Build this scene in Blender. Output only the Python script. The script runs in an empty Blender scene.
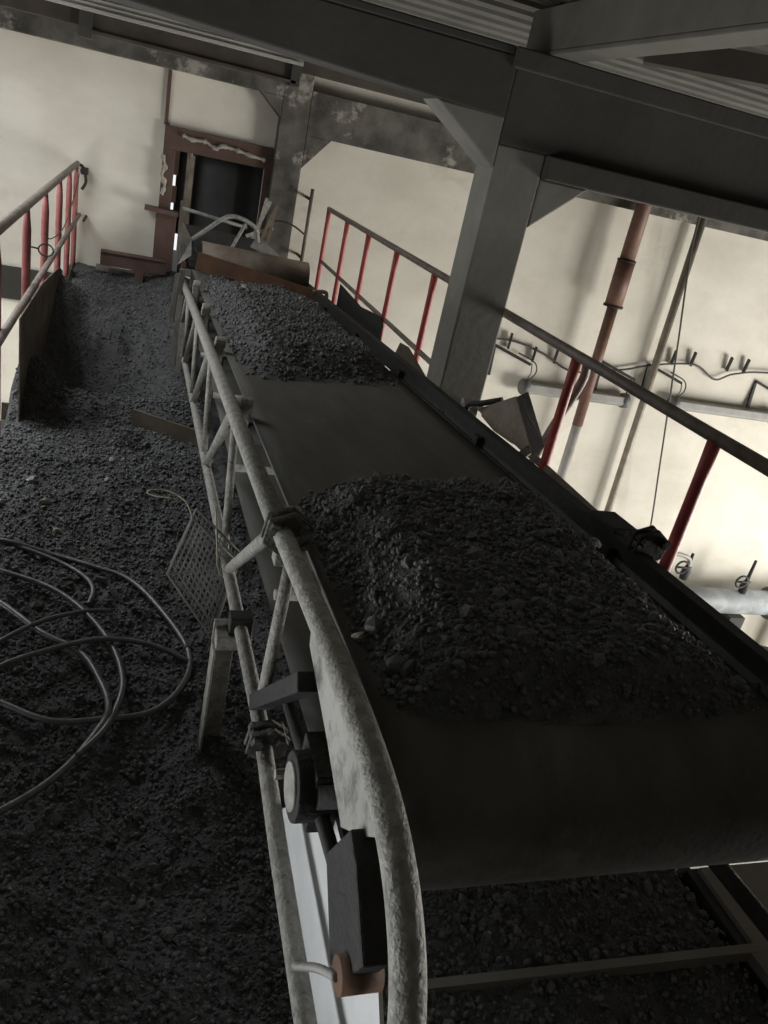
import bpy, math, random
import numpy as np
from mathutils import Vector, Matrix

random.seed(7)
rng = np.random.default_rng(7)
S = bpy.context.scene
COL = S.collection

# ------------------------------------------------------------------ camera
F_PX, ROLL, PITCH, YAW = 785.0, math.radians(12.85), math.radians(23.8), math.radians(20.4)
CAM = Vector((0, 0, 1.6))
fwd = Vector((math.sin(YAW) * math.cos(PITCH), math.cos(YAW) * math.cos(PITCH), -math.sin(PITCH)))
rgt = Vector((math.cos(YAW), -math.sin(YAW), 0))
upv = rgt.cross(fwd)
r2 = rgt * math.cos(ROLL) + upv * math.sin(ROLL)
u2 = -rgt * math.sin(ROLL) + upv * math.cos(ROLL)
cd = bpy.data.cameras.new('camera')
cam = bpy.data.objects.new('camera', cd)
COL.objects.link(cam)
cd.sensor_fit = 'HORIZONTAL'
cd.sensor_width = 36.0
cd.lens = 36.0 * F_PX / 768.0
cd.clip_start = 0.02
m = Matrix.Identity(4)
for i in range(3):
    m[i][0], m[i][1], m[i][2], m[i][3] = r2[i], u2[i], -fwd[i], CAM[i]
cam.matrix_world = m
S.camera = cam

# ------------------------------------------------------------------ world, daylight at the windows, exposure
W = bpy.data.worlds.new('overcast')
S.world = W
W.use_nodes = True
W.node_tree.nodes['Background'].inputs[0].default_value = (0.95, 0.97, 1.0, 1)
W.node_tree.nodes['Background'].inputs[1].default_value = 1.0
S.view_settings.view_transform = 'Standard'
S.view_settings.look = 'None'
S.view_settings.gamma = 1.0
S.view_settings.use_curve_mapping = False
S.view_settings.exposure = 0.0
try:
    S.cycles.use_denoising = True
    S.cycles.max_bounces = 8
    S.cycles.diffuse_bounces = 5
    S.cycles.sample_clamp_indirect = 4.0
except Exception:
    pass

XL, XR, YN, YF, ZLOW, ZC = -2.7, 12.0, -6.0, 7.6, -4.2, 2.24
# windows: (name, wall, y0, y1, z0, z1, power, colour)
WINS = [
    ('L', 3.5, 6.2, 0.6, 2.05, 20, (0.97, 0.98, 1.0)),
    ('L', 3.5, 6.2, -4.0, -1.0, 130, (1.0, 0.97, 0.91)),
    ('L', -0.2, 2.6, -2.4, -0.1, 195, (0.96, 0.98, 1.0)),
    ('R', 3.4, 5.6, -4.0, -0.6, 560, (1.0, 0.97, 0.92)),
    ('R', -0.6, 2.9, -3.9, -0.6, 1150, (1.0, 0.97, 0.93)),
]
for side, y0, y1, z0, z1, pw, colr in WINS:
    ld = bpy.data.lights.new('window_daylight', 'AREA')
    ld.shape = 'RECTANGLE'
    ld.size = y1 - y0
    ld.size_y = z1 - z0
    ld.energy = pw
    ld.color = colr
    lo = bpy.data.objects.new('window_daylight', ld)
    COL.objects.link(lo)
    x = XL - 0.32 if side == 'L' else XR + 0.32
    lo.location = (x, (y0 + y1) / 2, (z0 + z1) / 2)
    sx = 1 if side == 'L' else -1
    lo.matrix_world = Matrix.Translation(lo.location) @ Vector((0, 0, -1)).rotation_difference(Vector((sx, 0, 0))).to_matrix().to_4x4()
    # rotation_difference keeps local y = world y, local x = world z
    ld.size, ld.size_y = z1 - z0, y1 - y0

# roof light over the left bay: daylight from above
SKY_X0, SKY_X1, SKY_Y0, SKY_Y1 = -2.5, -0.95, 3.4, 6.1
ld = bpy.data.lights.new('roof_light_daylight', 'AREA')
ld.shape = 'RECTANGLE'
ld.size, ld.size_y, ld.energy, ld.color = SKY_X1 - SKY_X0, SKY_Y1 - SKY_Y0, 115, (0.96, 0.98, 1.0)
lo = bpy.data.objects.new('roof_light_daylight', ld)
COL.objects.link(lo)
lo.location = ((SKY_X0 + SKY_X1) / 2, (SKY_Y0 + SKY_Y1) / 2, ZC + .34)

# ------------------------------------------------------------------ materials
def mat(name, c1, c2=None, scale=6.0, rough=0.7, metal=0.0, bump=0.0, bscale=None, detail=6.0, c3=None, lo=0.35, hi=0.65,
        spec=0.5, stretch=None, c3scale=1.5, c3lo=0.55, c3hi=0.7):
    mt = bpy.data.materials.new(name)
    mt.use_nodes = True
    nt = mt.node_tree
    b = nt.nodes['Principled BSDF']
    b.inputs['Roughness'].default_value = rough
    b.inputs['Metallic'].default_value = metal
    b.inputs['Specular IOR Level'].default_value = spec
    tc = nt.nodes.new('ShaderNodeTexCoord')
    vec = tc.outputs['Object']
    if stretch:
        mp = nt.nodes.new('ShaderNodeMapping')
        mp.inputs['Scale'].default_value = stretch
        nt.links.new(vec, mp.inputs['Vector'])
        vec = mp.outputs['Vector']
    if c2 is None:
        c2 = tuple(v * 0.75 for v in c1)
    n = nt.nodes.new('ShaderNodeTexNoise')
    n.inputs['Scale'].default_value = scale
    n.inputs['Detail'].default_value = detail
    n.inputs['Roughness'].default_value = 0.62
    nt.links.new(vec, n.inputs['Vector'])
    r = nt.nodes.new('ShaderNodeValToRGB')
    r.color_ramp.elements[0].position = lo
    r.color_ramp.elements[1].position = hi
    r.color_ramp.elements[0].color = (*c1, 1)
    r.color_ramp.elements[1].color = (*c2, 1)
    nt.links.new(n.outputs['Fac'], r.inputs['Fac'])
    out = r.outputs['Color']
    if c3 is not None:
        n3 = nt.nodes.new('ShaderNodeTexNoise')
        n3.inputs['Scale'].default_value = c3scale
        n3.inputs['Detail'].default_value = 8.0
        n3.inputs['Roughness'].default_value = 0.7
        nt.links.new(vec, n3.inputs['Vector'])
        r3 = nt.nodes.new('ShaderNodeValToRGB')
        r3.color_ramp.elements[0].position = c3lo
        r3.color_ramp.elements[1].position = c3hi
        nt.links.new(n3.outputs['Fac'], r3.inputs['Fac'])
        mx = nt.nodes.new('ShaderNodeMix')
        mx.data_type = 'RGBA'
        nt.links.new(r3.outputs['Color'], mx.inputs[0])
        nt.links.new(out, mx.inputs[6])
        mx.inputs[7].default_value = (*c3, 1)
        out = mx.outputs[2]
    nt.links.new(out, b.inputs['Base Color'])
    if bump:
        nb = nt.nodes.new('ShaderNodeTexNoise')
        nb.inputs['Scale'].default_value = bscale or scale * 4
        nb.inputs['Detail'].default_value = 5.0
        nt.links.new(tc.outputs['Object'], nb.inputs['Vector'])
        bp = nt.nodes.new('ShaderNodeBump')
        bp.inputs['Strength'].default_value = bump
        bp.inputs['Distance'].default_value = 0.01
        nt.links.new(nb.outputs['Fac'], bp.inputs['Height'])
        nt.links.new(bp.outputs['Normal'], b.inputs['Normal'])
    return mt

M = dict(
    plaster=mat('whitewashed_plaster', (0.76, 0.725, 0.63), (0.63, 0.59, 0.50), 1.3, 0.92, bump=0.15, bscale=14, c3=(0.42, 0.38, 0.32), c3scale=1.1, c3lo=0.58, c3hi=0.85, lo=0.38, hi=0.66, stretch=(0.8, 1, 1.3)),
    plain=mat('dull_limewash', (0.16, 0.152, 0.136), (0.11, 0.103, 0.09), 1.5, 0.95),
    darkwall=mat('sooty_wall', (0.05, 0.048, 0.044), (0.03, 0.029, 0.027), 1.5, 0.95),
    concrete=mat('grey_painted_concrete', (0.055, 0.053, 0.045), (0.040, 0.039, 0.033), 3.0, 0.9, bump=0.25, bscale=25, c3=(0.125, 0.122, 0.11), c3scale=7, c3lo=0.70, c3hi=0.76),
    column=mat('brightened_column_concrete', (0.21, 0.205, 0.18), (0.155, 0.15, 0.13), 3.0, 0.9, bump=0.25, bscale=25, c3=(0.29, 0.285, 0.255), c3scale=7, c3lo=0.66, c3hi=0.74),  # lifted above the beam concrete to stand in for light on the column
    stained=mat('stained_concrete', (0.05, 0.047, 0.041), (0.15, 0.14, 0.12), 4.0, 0.92, bump=0.3, bscale=20, c3=(0.33, 0.31, 0.27), c3scale=2.6, c3lo=0.57, c3hi=0.64),
    ceil=mat('dusty_roof_sheet', (0.11, 0.107, 0.09), (0.075, 0.073, 0.061), 5, 0.75, bump=0.05),
    roofsteel=mat('grimy_roof_steel', (0.065, 0.053, 0.040), (0.04, 0.033, 0.026), 5, 0.75, bump=0.2, c3=(0.07, 0.05, 0.035), c3scale=6),
    joist=mat('dusty_joist', (0.095, 0.09, 0.073), (0.064, 0.06, 0.047), 4, 0.75, bump=0.15, c3=(0.11, 0.09, 0.065), c3scale=7, c3lo=0.6, c3hi=0.7),
    deck=mat('sooty_deck_steel', (0.05, 0.048, 0.045), (0.03, 0.029, 0.027), 4, 0.8, bump=0.2),
    lowfloor=mat('pale_concrete_floor', (0.42, 0.405, 0.375), (0.33, 0.318, 0.29), 1.2, 0.9),
    heapcoal=mat('crushed_coal_fines', (0.055, 0.055, 0.054), (0.12, 0.12, 0.118), 30, 0.75, bump=0.9, bscale=140, spec=0.4),
    deckgrit=mat('dusty_coal_grit', (0.065, 0.0655, 0.067), (0.16, 0.161, 0.163), 60, 0.7, bump=0.2, bscale=150, spec=0.3, lo=.4, hi=.62, c3=(0.42, 0.42, 0.41), c3scale=40, c3lo=0.62, c3hi=0.68),
    coal=mat('coal_dust', (0.045, 0.0455, 0.047), (0.09, 0.0905, 0.092), 22, 0.72, bump=0.9, bscale=120, spec=0.45, c3=(0.12, 0.12, 0.118), c3scale=9, c3lo=0.60, c3hi=0.75),
    lump=mat('coal_lump', (0.065, 0.065, 0.065), (0.18, 0.18, 0.178), 60, 0.5, bump=0.3, bscale=90, spec=0.25),
    palelump=mat('pale_shale', (0.50, 0.47, 0.38), (0.30, 0.28, 0.23), 30, 0.8, bump=0.3),
    belt=mat('worn_rubber_belt', (0.10, 0.096, 0.084), (0.06, 0.058, 0.051), 7, 0.66, bump=0.12, bscale=60, spec=0.35, stretch=(1.0, 0.25, 1.0), c3=(0.15, 0.147, 0.13), c3scale=5, c3lo=0.55, c3hi=0.75),
    truss=mat('dusty_grey_pipe', (0.34, 0.333, 0.30), (0.22, 0.214, 0.19), 40, 0.65, metal=0.0, bump=0.5, bscale=130, c3=(0.10, 0.095, 0.083), c3scale=55, c3lo=0.56, c3hi=0.70, lo=.4, hi=.6),
    joint=mat('coal_dusted_steel', (0.13, 0.127, 0.115), (0.06, 0.058, 0.052), 30, 0.75, bump=0.6, bscale=120, c3=(0.24, 0.235, 0.215), c3scale=25, c3lo=0.60, c3hi=0.70),
    darksteel=mat('oily_dark_steel', (0.030, 0.029, 0.027), (0.016, 0.0155, 0.014), 16, 0.75, metal=0.0, bump=0.3, bscale=50, c3=(0.06, 0.045, 0.033), c3scale=14, c3lo=0.60, c3hi=0.72),
    blacksteel=mat('coal_caked_steel', (0.010, 0.0098, 0.0092), (0.022, 0.021, 0.019), 30, 0.8, bump=0.6, bscale=90, c3=(0.05, 0.038, 0.03), c3scale=18, c3lo=0.62, c3hi=0.72),
    whitesheet=mat('white_painted_sheet', (0.78, 0.80, 0.80), (0.64, 0.65, 0.65), 5, 0.5, bump=0.08, c3=(0.30, 0.29, 0.27), c3scale=7, c3lo=0.62, c3hi=0.78),
    gusset=mat('grey_gusset_paint', (0.36, 0.355, 0.33), (0.22, 0.215, 0.195), 8, 0.6, bump=0.2, c3=(0.10, 0.095, 0.085), c3scale=16, c3lo=0.50, c3hi=0.66),
    railgrey=mat('worn_handrail', (0.25, 0.215, 0.185), (0.15, 0.118, 0.098), 16, 0.5, bump=0.2, c3=(0.26, 0.24, 0.21), c3scale=22, c3lo=0.62, c3hi=0.72),
    red=mat('red_post_paint', (0.46, 0.095, 0.085), (0.32, 0.06, 0.055), 9, 0.5, bump=0.12, c3=(0.10, 0.035, 0.03), c3scale=14, c3lo=0.6, c3hi=0.75),
    pink=mat('faded_red_paint', (0.38, 0.13, 0.12), (0.26, 0.075, 0.07), 9, 0.55, bump=0.12, c3=(0.12, 0.05, 0.045), c3scale=12, c3lo=0.6, c3hi=0.75),
    brown=mat('brown_door_paint', (0.115, 0.066, 0.05), (0.08, 0.046, 0.036), 8, 0.65, bump=0.15),
    rust=mat('rusted_sheet', (0.17, 0.085, 0.045), (0.09, 0.05, 0.03), 7, 0.8, bump=0.3, c3=(0.22, 0.19, 0.15), c3scale=6, c3lo=0.58, c3hi=0.72),
    greyrust=mat('dusty_rolled_sheet', (0.20, 0.17, 0.135), (0.12, 0.09, 0.065), 7, 0.8, bump=0.2, c3=(0.16, 0.08, 0.04), c3scale=5),
    tan=mat('dusty_tan_sheet', (0.30, 0.25, 0.20), (0.20, 0.16, 0.125), 12, 0.75, bump=0.15, c3=(0.10, 0.075, 0.06), c3scale=9, c3lo=0.6, c3hi=0.75),
    toe=mat('rusty_toe_plate', (0.15, 0.125, 0.09), (0.085, 0.065, 0.045), 7, 0.75, bump=0.3, c3=(0.30, 0.16, 0.09), c3scale=5, c3lo=0.62, c3hi=0.72),
    pipebrown=mat('brown_pipe_paint', (0.19, 0.095, 0.065), (0.12, 0.06, 0.042), 7, 0.6, bump=0.15, c3=(0.12, 0.085, 0.07), c3scale=4),
    pipewhite=mat('white_pipe_paint', (0.55, 0.53, 0.49), (0.42, 0.40, 0.36), 7, 0.6),
    conduit=mat('galvanised_conduit', (0.30, 0.27, 0.21), (0.20, 0.175, 0.135), 9, 0.5, metal=0.2),
    lampbody=mat('grey_lamp_body', (0.32, 0.315, 0.29), (0.25, 0.245, 0.225), 7, 0.5),
    lampcap=mat('dark_lamp_cap', (0.12, 0.12, 0.11), (0.08, 0.08, 0.075), 9, 0.6),
    wire=mat('black_wire', (0.06, 0.058, 0.052), (0.04, 0.038, 0.034), 9, 0.6),
    hose=mat('dusty_rubber_hose', (0.13, 0.131, 0.134), (0.08, 0.081, 0.083), 25, 0.36, bump=0.1, spec=0.6),
    meshwire=mat('galvanised_mesh_wire', (0.24, 0.24, 0.225), (0.15, 0.15, 0.14), 20, 0.5, metal=0.3),
    twine=mat('straw_twine', (0.34, 0.31, 0.24), (0.22, 0.20, 0.15), 30, 0.85),
    wood=mat('grey_weathered_timber', (0.21, 0.20, 0.18), (0.12, 0.115, 0.10), 10, 0.85, bump=0.3, stretch=(4, 4, 0.6)),
    tank=mat('blue_grey_pipe', (0.20, 0.22, 0.225), (0.13, 0.14, 0.145), 4, 0.6, bump=0.1, c3=(0.30, 0.30, 0.29), c3scale=3),
    curtain=mat('black_rubber_curtain', (0.030, 0.032, 0.032), (0.018, 0.019, 0.019), 7, 0.6, bump=0.2),
    torn=mat('torn_pale_seal', (0.45, 0.42, 0.35), (0.28, 0.26, 0.21), 18, 0.9, bump=0.4),
    palepaint=mat('pale_chipped_sheet', (0.34, 0.335, 0.31), (0.22, 0.215, 0.195), 8, 0.7, c3=(0.09, 0.085, 0.08), c3scale=8, c3lo=0.6, c3hi=0.7),
    glassframe=mat('window_frame_paint', (0.3, 0.3, 0.28), (0.22, 0.22, 0.2), 6, 0.7),
)

# ------------------------------------------------------------------ mesh helpers
class MB:
    def __init__(s):
        s.v, s.f = [], []
    def add(s, vs, fs):
        o = len(s.v)
        s.v += [tuple(p) for p in vs]
        s.f += [tuple(i + o for i in f) for f in fs]
        return s
    def box(s, x0, x1, y0, y1, z0, z1, mx=None):
        vs = [Vector((x, y, z)) for x in (x0, x1) for y in (y0, y1) for z in (z0, z1)]
        if mx is not None:
            vs = [mx @ p for p in vs]
        return s.add(vs, [(0, 1, 3, 2), (4, 6, 7, 5), (0, 4, 5, 1), (2, 3, 7, 6), (0, 2, 6, 4), (1, 5, 7, 3)])
    def bar(s, a, b, w, h, up=(0, 0, 1), taper=1.0):
        """rectangular bar from a to b, w across, h along up"""
        a, b = Vector(a), Vector(b)
        d = (b - a).normalized()
        sd = d.cross(Vector(up))
        if sd.length < 1e-4:
            sd = d.cross(Vector((1, 0, 0)))
        sd.normalize()
        u = sd.cross(d)
        vs = []
        for p, k in ((a, 1), (b, taper)):
            for i, j in ((-1, -1), (1, -1), (1, 1), (-1, 1)):
                vs.append(p + sd * (i * w / 2 * k) + u * (j * h / 2 * k))
        return s.add(vs, [(0, 3, 2, 1), (4, 5, 6, 7), (0, 1, 5, 4), (1, 2, 6, 5), (2, 3, 7, 6), (3, 0, 4, 7)])
    def tube(s, pts, r, n=10, closed=False, caps=True):
        pts = [Vector(p) for p in pts]
        k = len(pts)
        rr = r if isinstance(r, (list, tuple)) else [r] * k
        prev = None
        vs = []
        for i, p in enumerate(pts):
            if closed:
                d = (pts[(i + 1) % k] - pts[i - 1]).normalized()
            else:
                d = (pts[min(i + 1, k - 1)] - pts[max(i - 1, 0)]).normalized()
            if prev is None:
                a = Vector((0, 0, 1)) if abs(d.z) < 0.9 else Vector((1, 0, 0))
                prev = (a - d * a.dot(d)).normalized()
            else:
                prev = (prev - d * prev.dot(d)).normalized()
            e = d.cross(prev)
            for j in range(n):
                t = 2 * math.pi * j / n
                vs.append(p + (prev * math.cos(t) + e * math.sin(t)) * rr[i])
        fs = []
        for i in range(k if closed else k - 1):
            for j in range(n):
                a, b = i * n + j, i * n + (j + 1) % n
                c, d = ((i + 1) % k) * n + (j + 1) % n, ((i + 1) % k) * n + j
                fs.append((a, b, c, d))
        if caps and not closed:
            fs.append(tuple(range(n - 1, -1, -1)))
            fs.append(tuple(range((k - 1) * n, k * n)))
        return s.add(vs, fs)
    def cyl(s, a, b, r, n=16):
        return s.tube([a, b], r, n)
    def prism(s, poly, axis, t0, t1):
        """extrude polygon along axis (0 x: poly = (y,z); 1 y: (x,z); 2 z: (x,y))"""
        k = len(poly)
        vs = []
        for t in (t0, t1):
            for a, b in poly:
                vs.append({0: (t, a, b), 1: (a, t, b), 2: (a, b, t)}[axis])
        fs = [tuple(range(k - 1, -1, -1)), tuple(range(k, 2 * k))]
        fs += [(i, (i + 1) % k, k + (i + 1) % k, k + i) for i in range(k)]
        return s.add(vs, fs)

def catmull(pts, n=8):
    pts = [Vector(p) for p in pts]
    out = []
    for i in range(len(pts) - 1):
        p0, p1, p2, p3 = pts[max(i - 1, 0)], pts[i], pts[i + 1], pts[min(i + 2, len(pts) - 1)]
        for j in range(n):
            t = j / n
            out.append(0.5 * ((2 * p1) + (-p0 + p2) * t + (2 * p0 - 5 * p1 + 4 * p2 - p3) * t * t + (-p0 + 3 * p1 - 3 * p2 + p3) * t ** 3))
    out.append(pts[-1])
    return out

def tag(o, label=None, cat=None, group=None, kind=None):
    for k, v in (('label', label), ('category', cat), ('group', group), ('kind', kind)):
        if v:
            o[k] = v
    return o

def link_child(o, parent):
    if parent is not None:
        o.parent = parent
        # inverse of the whole parent chain (only translations are used for roots; parts sit at identity)
        p = parent
        mw = Matrix.Identity(4)
        chain = []
        while p is not None:
            chain.append(p)
            p = p.parent
        for q in reversed(chain):
            mw = mw @ q.matrix_parent_inverse @ q.matrix_basis
        o.matrix_parent_inverse = mw.inverted()

def build(name, mb, material, parent=None, smooth=False, bevel=0.0, seg=2):
    me = bpy.data.meshes.new(name)
    me.from_pydata([tuple(v) for v in mb.v], [], mb.f)
    me.update()
    import bmesh
    bm = bmesh.new()
    bm.from_mesh(me)
    bmesh.ops.recalc_face_normals(bm, faces=bm.faces)
    bm.to_mesh(me)
    bm.free()
    me.materials.append(M[material])
    if smooth:
        for p in me.polygons:
            p.use_smooth = len(p.vertices) == 4
    o = bpy.data.objects.new(name, me)
    COL.objects.link(o)
    link_child(o, parent)
    if bevel:
        bv = o.modifiers.new('bevel', 'BEVEL')
        bv.width = bevel
        bv.segments = seg
        bv.limit_method = 'ANGLE'
        bv.angle_limit = math.radians(50)
    return o

def thing(name, loc, label, cat, group=None):
    o = bpy.data.objects.new(name, None)
    o.empty_display_size = 0.1
    COL.objects.link(o)
    o.location = loc
    o.matrix_basis = Matrix.Translation(loc)
    return tag(o, label, cat, group)

def struct(name, mb, material, label=None, parent=None, bevel=0.0):
    o = build(name, mb, material, parent, bevel=bevel)
    return tag(o, label, kind='structure')

# ------------------------------------------------------------------ noise
def vnoise(x, y, seed=0):
    xi, yi = np.floor(x).astype(np.int64), np.floor(y).astype(np.int64)
    xf, yf = x - xi, y - yi
    def h(a, b):
        n = (a * 374761393 + b * 668265263 + seed * 974634541) & 0xffffffff
        n = ((n ^ (n >> 13)) * 1274126177) & 0xffffffff
        return ((n ^ (n >> 16)) & 0xffff) / 65535.0
    u, v = xf * xf * (3 - 2 * xf), yf * yf * (3 - 2 * yf)
    return (h(xi, yi) * (1 - u) + h(xi + 1, yi) * u) * (1 - v) + (h(xi, yi + 1) * (1 - u) + h(xi + 1, yi + 1) * u) * v - 0.5

def fbm(x, y, f0, oct=4, seed=0, gain=0.5):
    t, a, f = 0.0, 1.0, f0
    for i in range(oct):
        t = t + a * vnoise(x * f, y * f, seed + i)
        a *= gain
        f *= 2.03
    return t

def sstep(a, b, x):
    t = np.clip((x - a) / (b - a), 0, 1)
    return t * t * (3 - 2 * t)

# ------------------------------------------------------------------ the hall
# far wall with the conveyor opening
OX0, OX1, OZ0, OZ1 = 0.20, 1.03, 0.20, 1.40
b = MB()
b.box(XL - .3, OX0, YF, YF + .3, ZLOW, ZC + .3)
b.box(OX1, XR + .3, YF, YF + .3, ZLOW, ZC + .3)
b.box(OX0, OX1, YF, YF + .3, ZLOW, OZ0)
b.box(OX0, OX1, YF, YF + .3, OZ1, ZC + .3)
struct('wall_far', b, 'plaster', 'stained whitewashed plaster wall with the conveyor opening')

def side_wall(name, x0, x1, wins, material):
    b = MB()
    cur = YN
    for y0, y1 in sorted({(w[0], w[1]) for w in wins}):
        b.box(x0, x1, cur, y0, ZLOW, ZC + .3)
        zc = ZLOW
        for z0, z1 in sorted((w[2], w[3]) for w in wins if w[0] == y0):
            b.box(x0, x1, y0, y1, zc, z0)
            zc = z1
        b.box(x0, x1, y0, y1, zc, ZC + .3)
        cur = y1
    b.box(x0, x1, cur, YF, ZLOW, ZC + .3)
    return struct(name, b, material)
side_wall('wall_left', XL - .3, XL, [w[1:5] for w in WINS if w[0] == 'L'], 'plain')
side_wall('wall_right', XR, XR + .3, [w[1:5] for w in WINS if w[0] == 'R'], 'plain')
struct('wall_light_block', MB().box(XL, -1.35, 3.09, 3.26, ZLOW, 1.90), 'plain', 'added cross wall left of the deck shading the near coal')  # unseen wall, added to keep left daylight off the near coal
struct('wall_near', MB().box(XL - .3, XR + .3, YN - .3, YN, ZLOW, ZC + .3), 'darkwall')
for k, (side, y0, y1, z0, z1, pw, c) in enumerate(WINS):
    x = XL - .15 if side == 'L' else XR + .15
    b = MB()
    for yy in np.linspace(y0, y1, 5):
        b.box(x - .03, x + .03, yy - .025, yy + .025, z0, z1)
    for zz in np.linspace(z0, z1, 3):
        b.box(x - .03, x + .03, y0, y1, zz - .025, zz + .025)
    struct('window_%d' % (k + 1), b, 'glassframe')
struct('floor_lower', MB().box(XL - .3, XR + .3, YN - .3, YF + .3, ZLOW - .2, ZLOW), 'lowfloor', 'pale concrete floor of the lower hall')

# ceiling: profiled roof sheet, ribs across the hall
b = MB()
pts = []
y = YN
while y < YF + .2:
    pts += [(y, ZC), (y + .09, ZC), (y + .105, ZC + .045), (y + .165, ZC + .045)]
    y += .18
def sheet_strip(pp, x0, x1):
    k = len(pp)
    b.add([(x0, p, q) for p, q in pp] + [(x1, p, q) for p, q in pp], [(i, i + 1, k + i + 1, k + i) for i in range(k - 1)])
i0 = max(i for i, p in enumerate(pts) if p[0] <= SKY_Y0)
i1 = min(i for i, p in enumerate(pts) if p[0] >= SKY_Y1)
sheet_strip(pts[:i0 + 1], XL - .3, XR + .3)
sheet_strip(pts[i0:i1 + 1], SKY_X1, XR + .3)
sheet_strip(pts[i0:i1 + 1], XL - .3, SKY_X0)
sheet_strip(pts[i1:], XL - .3, XR + .3)
ceil = struct('ceiling', b, 'ceil', 'grey profiled roof sheeting with ribs across the hall')
sl = ceil.modifiers.new('thick', 'SOLIDIFY')
sl.thickness = 0.02
sl.offset = 1
b = MB()
b.box(XL - .35, XR + .35, YN - .35, SKY_Y0, ZC + .2, ZC + .3)
b.box(XL - .35, XR + .35, SKY_Y1, YF + .35, ZC + .2, ZC + .3)
b.box(XL - .35, SKY_X0, SKY_Y0, SKY_Y1, ZC + .2, ZC + .3)
b.box(SKY_X1, XR + .35, SKY_Y0, SKY_Y1, ZC + .2, ZC + .3)
struct('trim_7', b, 'darkwall', 'roof covering above the profiled sheets')
b = MB()
for xx in np.linspace(SKY_X0, SKY_X1, 4):
    b.box(xx - .02, xx + .02, SKY_Y0, SKY_Y1, ZC + .2, ZC + .26)
struct('window_6', b, 'glassframe', 'roof light bars over the left bay')

# main frame: concrete beam and column
CX0, CX1, CY0, CY1 = 1.268, 1.475, 3.08, 3.27
b = MB()
b.prism([(XL, 2.03), (CX0, 2.03), (CX0, 1.822), (.98, 1.832), (-.3, 1.888), (XL, 1.93)], 1, CY0, CY1)
b.box(CX0, XR, CY0, CY1, 1.735, 2.03)
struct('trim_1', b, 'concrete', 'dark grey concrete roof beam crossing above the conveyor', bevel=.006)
b = MB()
b.box(CX1, XR, CY0 - .035, CY1 + .035, 1.648, 1.735)
b.box(CX0 - .02, XR, CY0 - .012, CY1 + .012, 1.99, 2.06)
b.box(XL, CX0 - .02, CY0 - .0, CY1 + .0, 2.03, 2.06)
struct('trim_2', b, 'concrete', 'projecting concrete ledge under and over the roof beam', bevel=.006)
b = MB()
b.box(CX0, CX1, CY0, CY1, ZLOW, 1.735)
b.prism([(CX0, 1.83), (CX0 - .28, 1.832), (CX0, 1.645)], 1, CY0, CY1)
b.prism([(CX1, 1.648), (CX1 + .22, 1.648), (CX1, 1.46)], 1, CY0, CY1)
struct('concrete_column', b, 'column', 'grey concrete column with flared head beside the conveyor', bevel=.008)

# roof steel
b = MB()
b.box(1.38, 1.50, YN, CY0 + .25, 2.06, 2.075)
b.box(1.425, 1.455, YN, CY0 + .25, 2.075, ZC)
b.box(1.385, 1.435, YN, CY0 + .25, 2.075, 2.225)
struct('trim_3', b, 'joist', 'dusty steel roof joist resting on the concrete beam', bevel=.004)
b = MB().bar((1.75, 3.05, 2.16), (4.6, 1.2, 2.16), .08, .09)
struct('trim_4', b, 'roofsteel', 'dark diagonal bracing bar beneath the roof sheets')
b = MB()
b.box(-.43, 1.06, 6.93, 7.05, 1.985, 2.12)
b.box(-.43, 1.06, 6.90, 7.08, 1.965, 1.985)
b.box(1.06, 4.5, 6.95, 7.05, 2.06, 2.16)
b.box(XL, -.52, 6.93, 7.05, 2.0, 2.15)
struct('trim_5', b, 'roofsteel', 'sooty steel girder near the far wall')
b = MB()
b.box(1.02, 1.09, 6.9, 7.1, 1.95, 2.2)
b.box(-.52, -.43, 6.9, 7.1, 1.93, 2.2)
struct('trim_9', MB().box(XL, 1.05, 6.60, 6.62, 2.09, 2.175).box(XL, 1.05, 6.575, 6.62, 2.075, 2.095).box(XL, 1.05, 6.58, 6.62, 2.115, 2.125).box(XL, 1.05, 6.58, 6.62, 2.145, 2.155).box(XL, 1.05, 6.575, 6.62, 2.17, ZC), 'lowfloor', 'pale ribbed edge strip of the roof above the sooty girder')
struct('trim_8', b, 'concrete', 'concrete blocks carrying the sooty girder')
# far frame on the wall
b = MB()
b.box(XL, 1.06, YF - .13, YF, 1.885, ZC)
b.box(1.06, 1.30, YF - .13, YF, ZLOW, ZC)
b.box(1.30, XR, YF - .13, YF, 1.63, 1.98)
b.prism([(1.06, 1.885), (.87, 1.885), (1.06, 1.72)], 1, YF - .13, YF)
b.prism([(1.30, 1.63), (1.53, 1.63), (1.30, 1.36)], 1, YF - .13, YF)
struct('trim_6', b, 'stained', 'stained concrete wall beam and pilaster on the far wall', bevel=.006)
struct('baseboard_far', MB().box(XL, -.62, YF - .02, YF, -.18, .10), 'concrete', 'grey painted band along the far wall')

# deck
b = MB()
b.box(-.62, 1.60, -2.6, YF - .01, -.30, -.16)
b.box(1.57, 2.05, -2.6, 1.22, -.16, -.005)
b.box(1.60, 2.05, -2.6, 1.22, -.30, -.16)
struct('floor', b, 'deck', 'steel gallery deck buried under coal')
b = MB()
b.box(-.62, -.56, -2.6, YF - .01, -.16, -.04)
b.box(1.545, 1.60, 1.22, YF - .01, -.16, -.02)
struct('baseboard_deck', b, 'deck', 'low steel kerb along the deck edges')

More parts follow.
